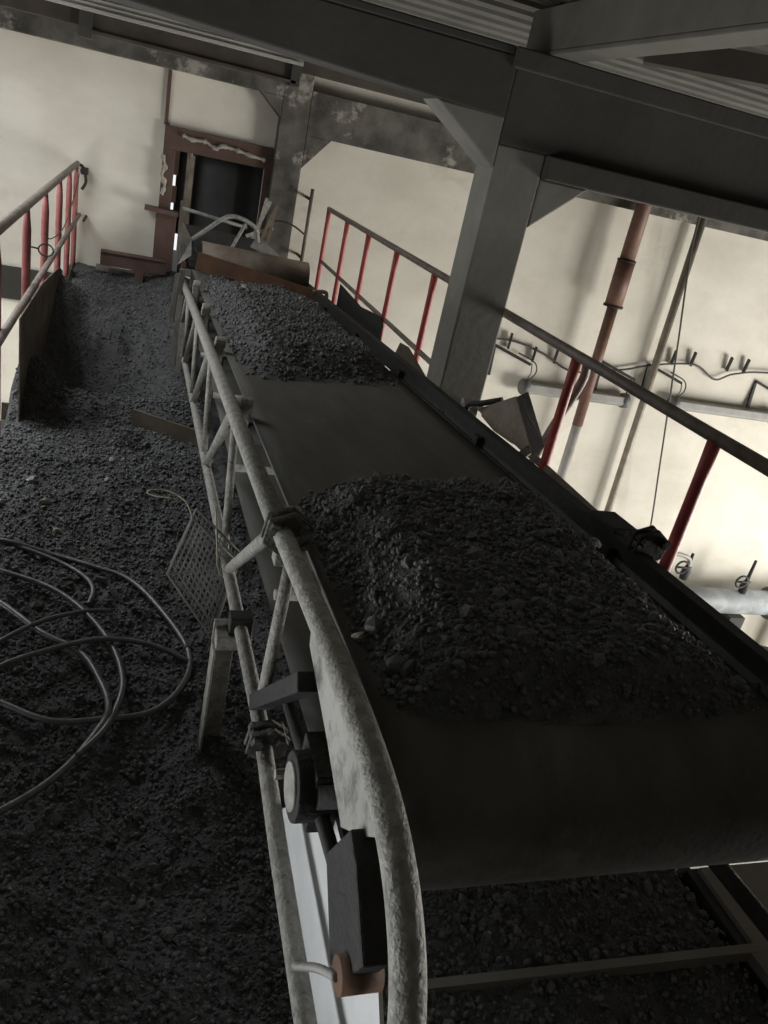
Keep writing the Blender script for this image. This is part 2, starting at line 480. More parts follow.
# ------------------------------------------------------------------ coal on the deck
def ground(x, y):
    g = 0.02 + 0 * x
    far = 0.20 * sstep(5.05, 5.75, y + 0.25 * fbm(x, y, 2.5, 3, 11))
    pit = -0.10 * np.exp(-((y - 4.95) / 0.30) ** 2) * sstep(.45, .15, x) * sstep(-.75, -.35, x)
    ridge = 0.06 * np.exp(-((y - 4.45) / 0.22) ** 2)
    lbank = 0.16 * sstep(-.30, -.52, x) * sstep(4.0, 4.3, y) * sstep(6.9, 6.0, y)
    rbank = 0.05 * np.exp(-((x - .30) / .12) ** 2) * sstep(1.3, 1.6, y) * sstep(2.3, 1.9, y) + 0.08 * np.exp(-((x - .30) / .14) ** 2) * sstep(4.0, 5.0, y)
    mound = 0.07 * np.exp(-((x + .05) / .33) ** 2 - ((y - 3.35) / .55) ** 2)
    mound2 = 0.05 * np.exp(-((x + .45) / .2) ** 2 - ((y - 3.1) / .8) ** 2)
    hole = -0.11 * np.exp(-((x - .10) / .085) ** 2 - ((y - 3.93) / .11) ** 2)
    step = -.03 * sstep(4.26, 4.20, y) * sstep(3.9, 4.2, y)
    near = -.03 * sstep(2.2, 1.4, y)
    g = g + far + pit + ridge + lbank + rbank + mound + mound2 + hole + step + near
    g = g + 0.045 * fbm(x, y, 3.0, 3, 3) + 0.028 * fbm(x, y, 11.0, 4, 5) + 0.012 * fbm(x, y, 45.0, 2, 9)
    return g

def grid_mesh(name, X, Y, Z, material, keep=None):
    ny, nx = X.shape
    co = np.stack([X, Y, Z], -1).reshape(-1, 3)
    idx = np.arange(ny * nx).reshape(ny, nx)
    q = np.stack([idx[:-1, :-1], idx[:-1, 1:], idx[1:, 1:], idx[1:, :-1]], -1).reshape(-1, 4)
    if keep is not None:
        kq = keep.reshape(-1)[q].any(1)
        q = q[kq]
    me = bpy.data.meshes.new(name)
    me.vertices.add(len(co))
    me.vertices.foreach_set('co', co.astype(np.float32).ravel())
    me.loops.add(q.size)
    me.loops.foreach_set('vertex_index', q.astype(np.int32).ravel())
    me.polygons.add(len(q))
    me.polygons.foreach_set('loop_start', np.arange(0, q.size, 4, dtype=np.int32))
    me.update(calc_edges=True)
    me.validate()
    me.materials.append(M[material])
    o = bpy.data.objects.new(name, me)
    COL.objects.link(o)
    return o

xs = np.linspace(-.61, 1.59, 180)
ys = np.concatenate([np.arange(-.6, 4.6, .0115), np.arange(4.6, 7.58, .018)])
GX, GY = np.meshgrid(xs, ys)
GZ = ground(GX, GY)
GZ = np.minimum(GZ, np.where(GY < 1.25, np.where(GX > 1.5, -.02, 9), 9))
edge = sstep(-.61, -.56, GX) * sstep(1.59, 1.54, GX)
GZ = GZ * edge + (-.10) * (1 - edge)
cg = grid_mesh('coal_bed', GX, GY, GZ, 'coal')
for p in cg.data.polygons: pass
tag(cg, 'black spilled coal fines covering the gallery deck', 'coal', kind='stuff')

ICO_V = []
t_ = (1 + 5 ** .5) / 2
for a, c in ((-1, t_), (1, t_), (-1, -t_), (1, -t_)):
    ICO_V.append((a, c, 0))
for a, c in ((-1, t_), (1, t_), (-1, -t_), (1, -t_)):
    ICO_V.append((0, a, c))
for a, c in ((t_, -1), (t_, 1), (-t_, -1), (-t_, 1)):
    ICO_V.append((a, 0, c))
ICO_V = np.array(ICO_V) / np.linalg.norm(ICO_V[0])
ICO_F = np.array([(0, 11, 5), (0, 5, 1), (0, 1, 7), (0, 7, 10), (0, 10, 11), (1, 5, 9), (5, 11, 4), (11, 10, 2), (10, 7, 6), (7, 1, 8),
                  (3, 9, 4), (3, 4, 2), (3, 2, 6), (3, 6, 8), (3, 8, 9), (4, 9, 5), (2, 4, 11), (6, 2, 10), (8, 6, 7), (9, 8, 1)])

def lumps(name, P, size, material):
    """many small angular lumps in one mesh: P (n,3) centres, size (n,)"""
    n = len(P)
    V = ICO_V[None] * (1 + rng.uniform(-.32, .32, (n, 12, 1)))
    V = V * rng.uniform(.65, 1.25, (n, 1, 3))
    ax = rng.normal(size=(n, 4))
    ax /= np.linalg.norm(ax, axis=1, keepdims=True)
    w, x, y, z = ax.T
    R = np.stack([1 - 2 * (y * y + z * z), 2 * (x * y - z * w), 2 * (x * z + y * w), 2 * (x * y + z * w), 1 - 2 * (x * x + z * z), 2 * (y * z - x * w),
                  2 * (x * z - y * w), 2 * (y * z + x * w), 1 - 2 * (x * x + y * y)], -1).reshape(n, 3, 3)
    V = np.einsum('nij,nkj->nki', R, V) * size[:, None, None] + P[:, None, :]
    Fc = (ICO_F[None] + (np.arange(n) * 12)[:, None, None]).reshape(-1, 3)
    me = bpy.data.meshes.new(name)
    me.vertices.add(n * 12)
    me.vertices.foreach_set('co', V.astype(np.float32).ravel())
    me.loops.add(Fc.size)
    me.loops.foreach_set('vertex_index', Fc.astype(np.int32).ravel())
    me.polygons.add(len(Fc))
    me.polygons.foreach_set('loop_start', np.arange(0, Fc.size, 3, dtype=np.int32))
    me.update(calc_edges=True)
    me.materials.append(M[material])
    o = bpy.data.objects.new(name, me)
    COL.objects.link(o)
    return o

def deck_grit(n, x0, x1, y0, y1, p, smin, smax):
    px = rng.uniform(x0, x1, n)
    py = y0 + (y1 - y0) * rng.uniform(0, 1, n) ** p
    sz = (smin + (smax - smin) * rng.random(n) ** 3) * (1 + .12 * py)
    return px, py, sz
parts = [deck_grit(42000, -.56, .42, .75, 4.9, 1.25, .0018, .0075), deck_grit(5000, -.5, .4, 4.9, 7.4, 1.0, .003, .006), deck_grit(6000, .4, 1.54, .72, 1.35, 1.0, .0025, .010), deck_grit(3000, .4, .9, 1.35, 3.5, 1.0, .003, .008)]
px, py, sz = (np.concatenate([q[k] for q in parts]) for k in range(3))
o = lumps('coal_grit', np.stack([px, py, ground(px, py) + sz * .3], -1), sz, 'deckgrit')
tag(o, 'loose small coal grit scattered over the deck coal', 'coal', kind='stuff')

# individual lumps
def lump_mesh(i):
    V = ICO_V * (1 + rng.uniform(-.3, .3, (12, 1))) * rng.uniform(.7, 1.2, (1, 3))
    import bmesh
    me = bpy.data.meshes.new('coal_lump')
    me.from_pydata([tuple(v) for v in V], [], [tuple(int(k) for k in f) for f in ICO_F])
    me.update()
    return me
LM = []
for i in range(8):
    me = lump_mesh(i)
    me.materials.append(M['lump'])
    LM.append(me)
PM = []
for i in range(3):
    me = lump_mesh(i)
    me.name = 'shale_lump'
    me.materials.append(M['palelump'])
    PM.append(me)

def put_lump(x, y, z, s, label, group, pale=False):
    me = random.choice(PM if pale else LM)
    o = bpy.data.objects.new('shale_lump' if pale else 'coal_lump', me)
    COL.objects.link(o)
    o.location = (x, y, z)
    o.scale = (s, s, s)
    o.rotation_euler = (random.uniform(0, 6.28), random.uniform(0, 6.28), random.uniform(0, 6.28))
    tag(o, label, 'stone' if pale else 'coal', group)
    return o

def gz(x, y):
    return float(ground(np.array([x]), np.array([y]))[0])
for i in range(70):
    x = random.uniform(-.5, .28)
    y = 1.05 + 3.2 * random.random() ** 1.2
    s = random.uniform(.009, .016) * (1 + .1 * y)
    put_lump(x, y, gz(x, y) + s * .4, s, 'angular coal lump loose on the deck coal between railing and truss', 'coal lumps on the deck')
for i in range(24):
    x = random.uniform(.5, 1.45)
    y = random.uniform(.78, 1.22)
    s = random.uniform(.009, .019)
    put_lump(x, y, gz(x, y) + s * .4, s, 'angular coal lump on the deck beneath the head drum', 'coal lumps beneath the drum')
for x, y, s in ((-.36, 3.28, .022), (-.05, 3.55, .016), (-.16, 3.6, .014), (-.06, 3.3, .013), (.0, 3.62, .012), (-.28, 3.05, .02), (-.22, 2.86, .015), (-.12, 2.75, .012)):
    put_lump(x, y, gz(x, y) + s * .4, s, 'pale shale lump among the coal left of the truss', 'pale shale lumps', True)

# buried cross bars of the deck steps
b = MB().bar((-.61, 4.20, .035), (-.36, 4.22, .030), .012, .09)
tag(build('step_edge', b, 'toe'), 'rusty steel step edge half buried in coal by the left railing', 'step edge')
b = MB().bar((.03, 4.22, .055), (.40, 4.00, .04), .012, .12)
tag(build('step_edge', b, 'toe'), 'tilted rusty step edge buried in coal against the truss', 'step edge')

# ------------------------------------------------------------------ belt conveyor
conv = thing('belt_conveyor', (0.8, 0.9, -.02), 'long belt conveyor with pipe truss frame and dark rubber belt', 'conveyor')
BX0, BX1 = 0.40, 1.20
def bz(y):
    return 0.868 - 0.055 * y
def uz(y):
    return 0.975 - 0.08 * y
def lz(y):
    return 0.55 - 0.07 * y
DR = 0.150
DY, DZ = 0.90, bz(0.9) - DR
# belt: closed loop profile
prof = [(6.45, bz(6.45))]
for y in np.linspace(6.2, .95, 28):
    prof.append((y, bz(y)))
for a in np.linspace(90, 270, 25):
    prof.append((DY + DR * math.cos(math.radians(a)), DZ + DR * math.sin(math.radians(a))))
for y in np.linspace(1.1, 6.45, 14):
    prof.append((y, bz(y) - 2 * DR + .02 * math.sin(y * 2)))
for a in np.linspace(-75, 75, 9):
    prof.append((6.45 + DR * math.cos(math.radians(a)), bz(6.45) - DR + DR * math.sin(math.radians(a))))
k = len(prof)
xsb = [BX0, .46, .58, .8, 1.02, 1.14, BX1]
dip = [.004, 0, -.004, -.006, -.004, 0, .004]
b = MB()
vs, fs = [], []
for (y, z) in prof:
    top = z > bz(y) - .05
    for x, d in zip(xsb, dip):
        vs.append((x, y, z + (d if top else 0)))
w_ = len(xsb)
for i in range(k):
    for j in range(w_ - 1):
        a_, b_ = i * w_ + j, ((i + 1) % k) * w_ + j
        fs.append((a_, a_ + 1, b_ + 1, b_))
b.add(vs, fs)
belt = build('belt', b, 'belt', conv, smooth=True)
sm = belt.modifiers.new('thick', 'SOLIDIFY')
sm.thickness = .010
sm.offset = -1
# drum and shaft
dr = build('head_drum', MB().cyl((.415, DY, DZ), (1.185, DY, DZ), DR - .013, 40), 'darksteel', conv, smooth=True)
build('shaft', MB().cyl((.33, DY, DZ), (1.29, DY, DZ), .022, 16), 'darksteel', dr, smooth=True)
td = build('tail_drum', MB().cyl((.415, 6.45, bz(6.45) - DR), (1.185, 6.45, bz(6.45) - DR), DR - .013, 32), 'darksteel', conv, smooth=True)
build('shaft', MB().cyl((.31, 6.45, bz(6.45) - DR), (1.27, 6.45, bz(6.45) - DR), .022, 12), 'darksteel', td, smooth=True)
# idlers: cross tube with brackets
TX = .32
for y in (1.58, 2.50, 3.5, 4.4, 5.3):
    idl = build('idler_roller', MB().cyl((.39, y, bz(y) - .052), (1.21, y, bz(y) - .052), .036, 16), 'darksteel', conv, smooth=True)
    bb = MB()
    bb.box(.345, .385, y - .022, y + .022, bz(y) - .075, bz(y) + .045)
    bb.cyl((.348, y, bz(y) + .045), (.392, y, bz(y) + .045), .026, 12)
    build('bracket', bb, 'truss', idl, bevel=.004)
    build('bracket', MB().box(1.212, 1.235, y - .02, y + .02, bz(y) - .075, bz(y) + .03), 'darksteel', idl)
    build('cross_tie', MB().cyl((TX + .05, y + .03, lz(y) + .16), (1.25, y + .03, lz(y) + .16), .014, 8), 'truss', conv, smooth=True)
# left truss
chain = [(TX, y, uz(y)) for y in (6.35, 5.25, 4.3, 3.35, 2.35, 1.44)]
build('upper_chord', MB().tube(chain, .0235, 16), 'truss', conv, smooth=True)
hoop = catmull([(TX, y, z) for y, z in ((1.41, .868), (1.15, .897), (.90, .922), (.72, .930), (.61, .918), (.53, .884), (.470, .826), (.435, .745), (.42, .65), (.42, .55), (.42, .44), (.42, .20), (.42, -.03))], 5)
build('head_hoop', MB().tube(hoop, .0205, 18), 'truss', conv, smooth=True)
lc = [(TX, 6.3, lz(6.3)), (TX, 4.9, lz(4.9)), (TX, 3.0, lz(3.0)), (TX, 1.27, .461)]
build('lower_chord', MB().tube(lc, .0175, 14), 'truss', conv, smooth=True)
build('lower_chord', MB().tube([(TX, 1.25, .452), (TX, 1.0, .428), (TX, .70, .413), (TX, .43, .40)], .0175, 14), 'truss', conv, smooth=True)
UN = [1.44, 2.38, 3.36, 4.3, 5.25]
LN = [2.08, 3.03, 4.0, 4.93, 5.8]
for i in range(5):
    build('diagonal_brace', MB().cyl((TX, UN[i] + .02, uz(UN[i])), (TX, LN[i] - .03, lz(LN[i])), .0165, 12), 'truss', conv, smooth=True)
    if i:
        build('web_tube', MB().cyl((TX, UN[i] - .05, uz(UN[i])), (TX, LN[i - 1] + .10, lz(LN[i - 1])), .013, 10), 'truss', conv, smooth=True)
build('web_tube', MB().cyl((TX + .015, 1.36, .85), (TX + .005, 1.36, .47), .014, 10), 'truss', conv, smooth=True)
# bolted joints
def joint(x, y, z, r, matn, bolts=3):
    a = MB()
    for dy in (-.013, .013):
        hexp = [(x + .012 + r * math.cos(math.radians(60 * q + 22)), z + r * .95 * math.sin(math.radians(60 * q + 22))) for q in range(6)]
        a.prism(hexp, 1, y + dy - .005, y + dy + .005)
    j = build('joint_flange', a, matn, conv, bevel=.002)
    for q in range(bolts):
        t = math.radians(120 * q + 150)
        c = (x + .012 + r * .62 * math.cos(t), z + r * .62 * math.sin(t))
        bo = MB()
        hp = [(c[0] + .013 * math.cos(math.radians(60 * w)), c[1] + .013 * math.sin(math.radians(60 * w))) for w in range(6)]
        bo.prism(hp, 1, y - .034, y + .030)
        build('bolt', bo, matn, j)
joint(TX, 1.425, .867, .056, 'joint')
joint(TX - .005, 1.26, .458, .048, 'joint')
joint(1.262, 1.50, .858, .052, 'darksteel')
# clamp and head frame pieces
build('clamp', MB().box(TX - .03, TX + .03, 1.70, 1.745, .405, .465), 'darksteel', conv, bevel=.003)
build('spreader', MB().bar((TX, 1.36, .478), (TX + .005, 1.04, .785), .045, .035), 'blacksteel', conv, bevel=.003)
poly = [(1.13, .875), (1.105, .812), (.91, .772), (.775, .735), (.70, .80), (.60, .905), (.72, .932), (.90, .92)]
build('gusset_plate', MB().prism(poly, 0, .331, .339), 'gusset', conv)
poly = [(1.20, .325), (.97, .612), (.62, .612), (.53, .53), (.50, .2), (1.19, .19)]
build('side_sheet', MB().prism(poly, 0, .372, .378), 'whitesheet', conv)
rod = build('take_up_rod', MB().tube([(.345, 1.25, .59), (.345, .98, .62), (.345, .70, .645)], .0125, 10), 'darksteel', conv, smooth=True)
bb = MB()
bb.box(.325, .368, .90, 1.01, .585, .705)
bb.cyl((.300, .945, .645), (.372, .945, .645), .058, 20)
be = build('bearing_block', bb, 'blacksteel', conv, bevel=.003)
build('bearing_cap', MB().cyl((.296, .945, .645), (.303, .945, .645), .040, 20), 'truss', be, smooth=True)
build('bolt', MB().cyl((.29, 1.02, .60), (.33, 1.02, .60), .010, 6), 'truss', be)
poly = [(.762, .70), (.70, .815), (.655, .80), (.565, .735), (.60, .66), (.655, .612)]
eb = build('end_bracket', MB().prism(poly, 0, .312, .350), 'blacksteel', conv, bevel=.004)
build('stub', MB().cyl((.300, .60, .672), (.355, .60, .672), .024, 14), 'rust', eb, smooth=True)
build('pin', MB().tube(catmull([(.27, .672, .592), (.29, .64, .63), (.30, .60, .668)], 4), .006, 8), 'gusset', eb, smooth=True)
# support legs (left) angle iron
for y, h in ((1.72, .03),):
    lb = MB()
    lb.box(TX - .065, TX - .005, y + .020, y + .030, -.05, lz(y))
    lb.box(TX - .065, TX - .059, y - .035, y + .030, -.05, lz(y) - .06)
    lb.box(TX - .06, TX + .03, y - .03, y + .06, lz(y) - .055, lz(y) - .015)
    build('leg', lb, 'truss', conv, bevel=.002)
# right side: dark channel stringer, lower chord, legs
def sz_(y):
    return 0.915 - .05 * y
b = MB()
b.bar((1.25, .72, sz_(.72) - .038), (1.25, 6.3, sz_(6.3) - .038), .022, .076)
b.bar((1.248, .72, sz_(.72) - .003), (1.248, 6.3, sz_(6.3) - .003), .034, .007)
b.bar((1.248, .72, sz_(.72) - .073), (1.248, 6.3, sz_(6.3) - .073), .034, .007)
build('stringer', b, 'darksteel', conv)
build('lower_chord', MB().cyl((1.25, .7, .42), (1.25, 6.3, .12), .019, 12), 'darksteel', conv, smooth=True)
for y in (1.0, 2.0, 2.9, 3.9, 4.9, 5.9):
    build('diagonal_brace', MB().cyl((1.25, y, sz_(y) - .06), (1.25, y + .45, .455 - .054 * (y + .45)), .0155, 10), 'darksteel', conv, smooth=True)
for y in (1.62, 3.9, 5.6):
    build('leg', MB().box(1.242, 1.262, y - .03, y + .03, -.08, sz_(y) - .05), 'darksteel', conv)
build('idler_bracket', MB().prism([(1.82, .745), (1.80, .80), (1.72, .845), (1.60, .85), (1.585, .79), (1.66, .745)], 0, 1.24, 1.315), 'darksteel', conv, bevel=.004)
build('bearing_block', MB().prism([(1.0, .58), (1.0, .72), (.84, .75), (.80, .70), (.80, .58)], 0, 1.225, 1.275), 'darksteel', conv, bevel=.004)

# ------------------------------------------------------------------ coal heaps on the belt
def heap_h(x, y, which):
    u = (x - BX0) / (BX1 - BX0)
    nz = fbm(x, y, 6, 3, 21)
    if which == 0:
        far = 1.90 + .14 * np.sin((u - .1) * 2.2) + .10 * nz
        t = sstep(0, .30, far - y) ** .8 * sstep(.895, .965, y)
        lat = sstep(-.01, .24, u + .03 * nz) * sstep(1.015, .76, u)
        h = .105 * t * lat
        h = h + (.018 * fbm(x, y, 9, 3, 31) + .012 * fbm(x, y, 30, 2, 33)) * sstep(0, .02, h)
    else:
        near = 3.08 + .16 * u + .12 * nz
        t = sstep(0, .35, y - near) * sstep(6.3, 5.9, y)
        lat = sstep(.0, .24, u + .03 * nz) * sstep(1.02, .74, u)
        h = .115 * t * lat * (1 - .55 * sstep(4.9, 5.7, y))
        h = h + (.025 * fbm(x, y, 6, 3, 41) + .012 * fbm(x, y, 25, 2, 43)) * sstep(0, .03, h)
    return h - .006
def heap(which, y0, y1, label):
    xs = np.linspace(BX0 + .006, BX1 - .006, 130)
    ys = np.linspace(y0, y1, int((y1 - y0) / .007))
    X, Y = np.meshgrid(xs, ys)
    Hh = heap_h(X, Y, which)
    o = grid_mesh('coal_heap', X, Y, bz(Y) + Hh, 'heapcoal', keep=Hh > -.0055)
    tag(o, label, 'coal', kind='stuff')
heap(0, .87, 2.25, 'heap of crushed coal on the belt at the drum end')
heap(1, 2.85, 6.3, 'heap of fine coal on the belt below the feed chute')

def belt_lumps(which, n, y0, y1, smin, smax, powr, name, label):
    px = rng.uniform(BX0 + .02, BX1 - .02, n)
    py = rng.uniform(y0, y1, n)
    h = heap_h(px, py, which)
    keep = h > rng.uniform(-.0052, .012, n)
    px, py, h = px[keep], py[keep], h[keep]
    sz = smin + (smax - smin) * rng.random(len(px)) ** powr
    o = lumps(name, np.stack([px, py, bz(py) + np.maximum(h, 0) + sz * .35], -1), sz, 'lump')
    tag(o, label, 'coal', kind='stuff')
belt_lumps(0, 15000, .90, 2.1, .0022, .0085, 3.0, 'coal_grit', 'small crushed coal pieces covering the heap at the drum end')
belt_lumps(1, 9000, 2.9, 6.2, .005, .012, 3, 'coal_grit', 'small coal pieces covering the heap below the feed chute')
n_ = 0
while n_ < 190:
    x, y = random.uniform(BX0 + .05, BX1 - .05), .93 + 1.1 * random.random()
    h = float(heap_h(np.array([x]), np.array([y]), 0)[0])
    if h < .012:
        continue
    s = .0075 + .012 * random.random() ** 2.5
    put_lump(x, y, bz(y) + h + s * .3, s, 'angular coal lump on the belt heap at the drum end', 'coal lumps on the belt')
    n_ += 1
for x, y, s in ((.63, 5.0, .022), (.85, 4.85, .015), (.95, 4.8, .016), (1.03, 4.72, .016)):
    h = float(heap_h(np.array([x]), np.array([y]), 1)[0])
    put_lump(x, y, bz(y) + max(h, 0) + s * .3, s, 'pale shale lump on the coal heap below the feed chute', 'pale shale on the far heap', True)
put_lump(.425, 1.13, bz(1.13) + .008, .014, 'pale shale lump at the belt edge beside the hoop', None, True)

# ------------------------------------------------------------------ railings
def railing(x, posts, top, mid, y0, y1, postmat, label, zb, r=.022, mo=.005, tip=.55):
    root = thing('railing', (x, (y0 + y1) / 2, zb), label, 'railing')
    build('top_rail', MB().tube([(x, y0, top), (x, (y0 + y1) / 2, top), (x, y1, top)], r, 12), 'railgrey', root, smooth=True)
    build('mid_rail', MB().tube([(x + mo, y0, mid), (x + mo, y1, mid)], r * .78, 10), 'railgrey', root, smooth=True)
    for y in posts:
        pb = MB()
        pb.tube([(x, y, zb), (x, y, top - .12), (x, y, top - .01)], [r * .95, r * .95, r * tip], 10)
        build('post', pb, postmat, root, smooth=True)
    return root
railing(1.53, [7.1, 6.36, 5.66, 4.92, 4.16, 3.35, 2.51, 1.70, .8], 1.1, .66, -.2, 7.12, 'red', 'red post railing with worn dark rails beside the concrete column', -.06, .0195, .005, 1.05)
railing(-.535, [7.5, 6.85, 6.1, 5.25, 4.44, 3.52, 2.7], 1.032, .63, 1.6, 7.56, 'pink', 'faded red railing with flattened posts beside the coal walkway', -.06, .022, .032)
hk = MB()
hk.tube(catmull([(-.51, 7.50, 1.03), (-.49, 7.50, 1.02), (-.47, 7.5, .97), (-.46, 7.51, .9), (-.49, 7.52, .84)], 4), .012, 8)
hk.box(-.50, -.45, 7.48, 7.60, .96, 1.01)
tag(build('rail_hook', hk, 'darksteel', smooth=False), 'bent dark hook tying the faded railing to the far wall', 'hook')
hk = MB().cyl((-.45, 7.60, .62), (-.45, 7.30, .62), .012, 8)
tag(build('plaster_peg', hk, 'darksteel'), 'short dark peg in the plaster beneath the rail hook', 'peg')
w = catmull([(-.50, 7.45, 1.0), (-.50, 6.85, .84), (-.50, 6.1, .72), (-.50, 5.25, .76), (-.50, 4.9, .84)], 6)
tag(build('tie_wire', MB().tube(w, .0035, 6), 'wire', smooth=True), 'thin slack wire strung along the faded railing posts', 'wire')
lp = MB().tube([(-.445 + .035 * math.cos(t), 4.44, .83 + .03 * math.sin(t)) for t in np.linspace(0, 6.28, 17)[:-1]], .004, 6, closed=True)
lp.cyl((-.515, 4.44, .835), (-.48, 4.44, .832), .004, 6)
tag(build('wire_loop', lp, 'wire'), 'small wire loop hanging from a faded railing post', 'wire')

# toe plates
b = MB().prism([(4.05, .02), (4.03, .57), (4.9, .56), (5.95, .47), (6.2, .40), (6.2, 0.1), (5.2, -.1)], 0, -.512, -.506)
tag(build('toe_plate', b, 'toe'), 'rusty steel toe plate against the faded railing holding back coal', 'plate')
b = MB().prism([(6.22, .02), (6.22, .20), (7.2, .30), (7.2, .1)], 0, -.512, -.506)
tag(build('toe_plate', b, 'toe'), 'low steel toe plate nearest the far wall', 'plate')
b = MB().prism([(6.1, -.06), (6.1, .65), (5.4, .63), (4.90, .68), (4.80, .64), (4.75, -.06)], 0, 1.495, 1.503)
tag(build('side_plate', b, 'darksteel'), 'dark rectangular steel plate leaning on the red railing', 'plate')
b = MB().prism([(4.47, -.06), (4.47, .53), (4.40, .64), (4.25, .655), (3.6, .55), (3.6, -.06)], 0, 1.497, 1.505)
tag(build('side_plate', b, 'toe'), 'dark curved steel plate between red railing and column', 'plate')

# tan guard beside the column
g = thing('sheet_guard', (1.36, 2.5, .74), 'dusty tan sheet metal guard bolted to the stringer beside the column', 'guard')
poly = [(2.753, .791), (2.616, .863), (2.498, .925), (2.273, .796), (2.437, .768), (2.594, .755), (2.728, .765)]
vs = [(1.33, y, z) for y, z in poly]
gb = MB().prism(poly, 0, 1.325, 1.332)
build('face_sheet', gb, 'tan', g)
gb = MB()
gb.add([(1.332, 2.498, .925), (1.41, 2.571, .928), (1.41, 2.344, .80), (1.332, 2.273, .79), (1.332, 2.505, .920), (1.405, 2.58, .923), (1.405, 2.352, .795), (1.332, 2.28, .785)],
       [(0, 1, 2, 3), (4, 7, 6, 5), (0, 4, 5, 1), (1, 5, 6, 2), (2, 6, 7, 3), (3, 7, 4, 0)])
build('end_sheet', gb, 'darksteel', g)
gb = MB().tube(catmull([(1.30, 2.80, .70), (1.29, 2.80, .78), (1.31, 2.72, .82), (1.36, 2.66, .86)], 5), .012, 8)
build('bracket_bar', gb, 'darksteel', g, smooth=True)
build('bracket_bar', MB().bar((1.33, 2.30, .80), (1.29, 2.36, .70), .02, .03), 'railgrey', g)
build('bolt', MB().cyl((1.29, 2.86, .775), (1.33, 2.86, .775), .018, 12), 'truss', g)
tag(build('brace_pipe', MB().tube(catmull([(1.60, 2.55, 1.075), (1.615, 2.565, 1.007), (1.615, 2.61, .896), (1.615, 2.69, .733), (1.60, 2.80, .35), (1.59, 2.85, -.06)], 5), .017, 10), 'railgrey', smooth=True),
    'bent grey brace pipe standing against the red railing', 'pipe')

# ------------------------------------------------------------------ feed end
ch = thing('feed_chute', (.65, 6.6, .5), 'flared steel feed chute with pale side plates at the wall opening', 'chute')
def quad(a, b_, c, d, t=(0, .012, 0)):
    mb = MB()
    P = [Vector(p) for p in (a, b_, c, d)]
    Q = [p + Vector(t) for p in P]
    return mb.add(P + Q, [(0, 1, 2, 3), (4, 7, 6, 5), (0, 4, 5, 1), (1, 5, 6, 2), (2, 6, 7, 3), (3, 7, 4, 0)])
build('side_plate', quad((.285, 6.35, .55), (.385, 6.45, .62), (.385, 6.60, .72), (.31, 6.62, .83)), 'palepaint', ch)
build('side_plate', quad((.84, 6.60, .74), (1.05, 6.5, .67), (1.10, 6.62, .70), (.90, 6.7, .83)), 'palepaint', ch)
build('back_plate', quad((.39, 6.72, .50), (1.0, 6.72, .50), (.92, 6.80, .78), (.34, 6.80, .80)), 'darksteel', ch)
build('floor_plate', quad((.39, 6.60, .55), (1.0, 6.60, .55), (1.0, 6.78, .60), (.39, 6.78, .60), (0, 0, .01)), 'darksteel', ch)
hp = catmull([(.37, 6.62, .70), (.46, 6.62, .78), (.60, 6.6, .91), (.68, 6.6, .945), (.78, 6.6, .93), (.87, 6.62, .88), (.90, 6.65, .78)], 5)
build('hoop_pipe', MB().tube(hp, .017, 10), 'truss', ch, smooth=True)
build('stay_pipe', MB().cyl((.66, 6.5, .66), (.79, 6.62, .92), .013, 8), 'truss', ch, smooth=True)
build('stay_pipe', MB().cyl((.37, 6.62, .715), (.47, 6.5, .60), .012, 8), 'darksteel', ch, smooth=True)
for k, (x0, z0, x1, z1) in enumerate(((.86, .70, 1.0, 1.08), (.93, .68, 1.06, 1.06), (.90, .72, .97, 1.10), (1.0, .66, 1.05, 1.02), (.83, .78, 1.05, .88))):
    build('frame_bar', MB().bar((x0, 6.9, z0), (x1, 6.95, z1), .028, .012, (0, 1, 0)), ('truss', 'greyrust')[k % 2], ch)
for x0, z0, z1 in ((.355, .60, 1.30), (.31, .55, .95)):
    build('frame_bar', MB().box(x0 - .016, x0 + .016, 7.0, 7.03, z0, z1), 'greyrust', ch)
build('cross_bar', MB().cyl((.31, 6.95, .90), (.84, 6.95, .84), .014, 8), 'truss', ch, smooth=True)

# rusted sheets across the belt
def arch_sheet(cx0, cx1, y0, z0, zdrop, r, arc0, arc1, t):
    mb = MB()
    n = 10
    vs = []
    for x, dz, dy in ((cx0, 0, 0), (cx1, -zdrop, .0)):
        for rr in (r, r - t):
            for a in np.linspace(arc0, arc1, n):
                vs.append((x, y0 + dy + rr * math.cos(math.radians(a)), z0 + dz + rr * math.sin(math.radians(a))))
    fs = []
    o2 = 2 * n
    for i in range(n - 1):
        fs += [(i, i + 1, o2 + i + 1, o2 + i), (n + i, o2 + n + i, o2 + n + i + 1, n + i + 1), (i, n + i, n + i + 1, i + 1), (o2 + i, o2 + i + 1, o2 + n + i + 1, o2 + n + i)]
    fs += [(0, o2, o2 + n, n), (n - 1, 2 * n - 1, o2 + 2 * n - 1, o2 + n - 1)]
    return mb.add(vs, fs)
tag(build('rolled_sheet', arch_sheet(.43, 1.22, 6.08, .655, .02, .135, 60, 190, .008), 'greyrust', smooth=True), 'dusty rolled steel sheet lying across the belt under the chute', 'sheet')
b = MB().add([(.385, 5.86, .62), (1.27, 5.80, .545), (1.27, 5.81, .62), (.40, 5.87, .74), (.385, 5.88, .62), (1.27, 5.82, .545), (1.27, 5.83, .62), (.40, 5.89, .74)],
             [(0, 1, 2, 3), (4, 7, 6, 5), (0, 4, 5, 1), (1, 5, 6, 2), (2, 6, 7, 3), (3, 7, 4, 0)])
tag(build('rusty_board', b, 'rust'), 'orange rusted plate tilted across the belt before the rolled sheet', 'plate')
fb = MB().tube(catmull([(1.22, 5.75, .62), (1.30, 5.75, .63), (1.325, 5.75, .60), (1.325, 5.75, .45), (1.325, 5.75, .3)], 4), .014, 8)
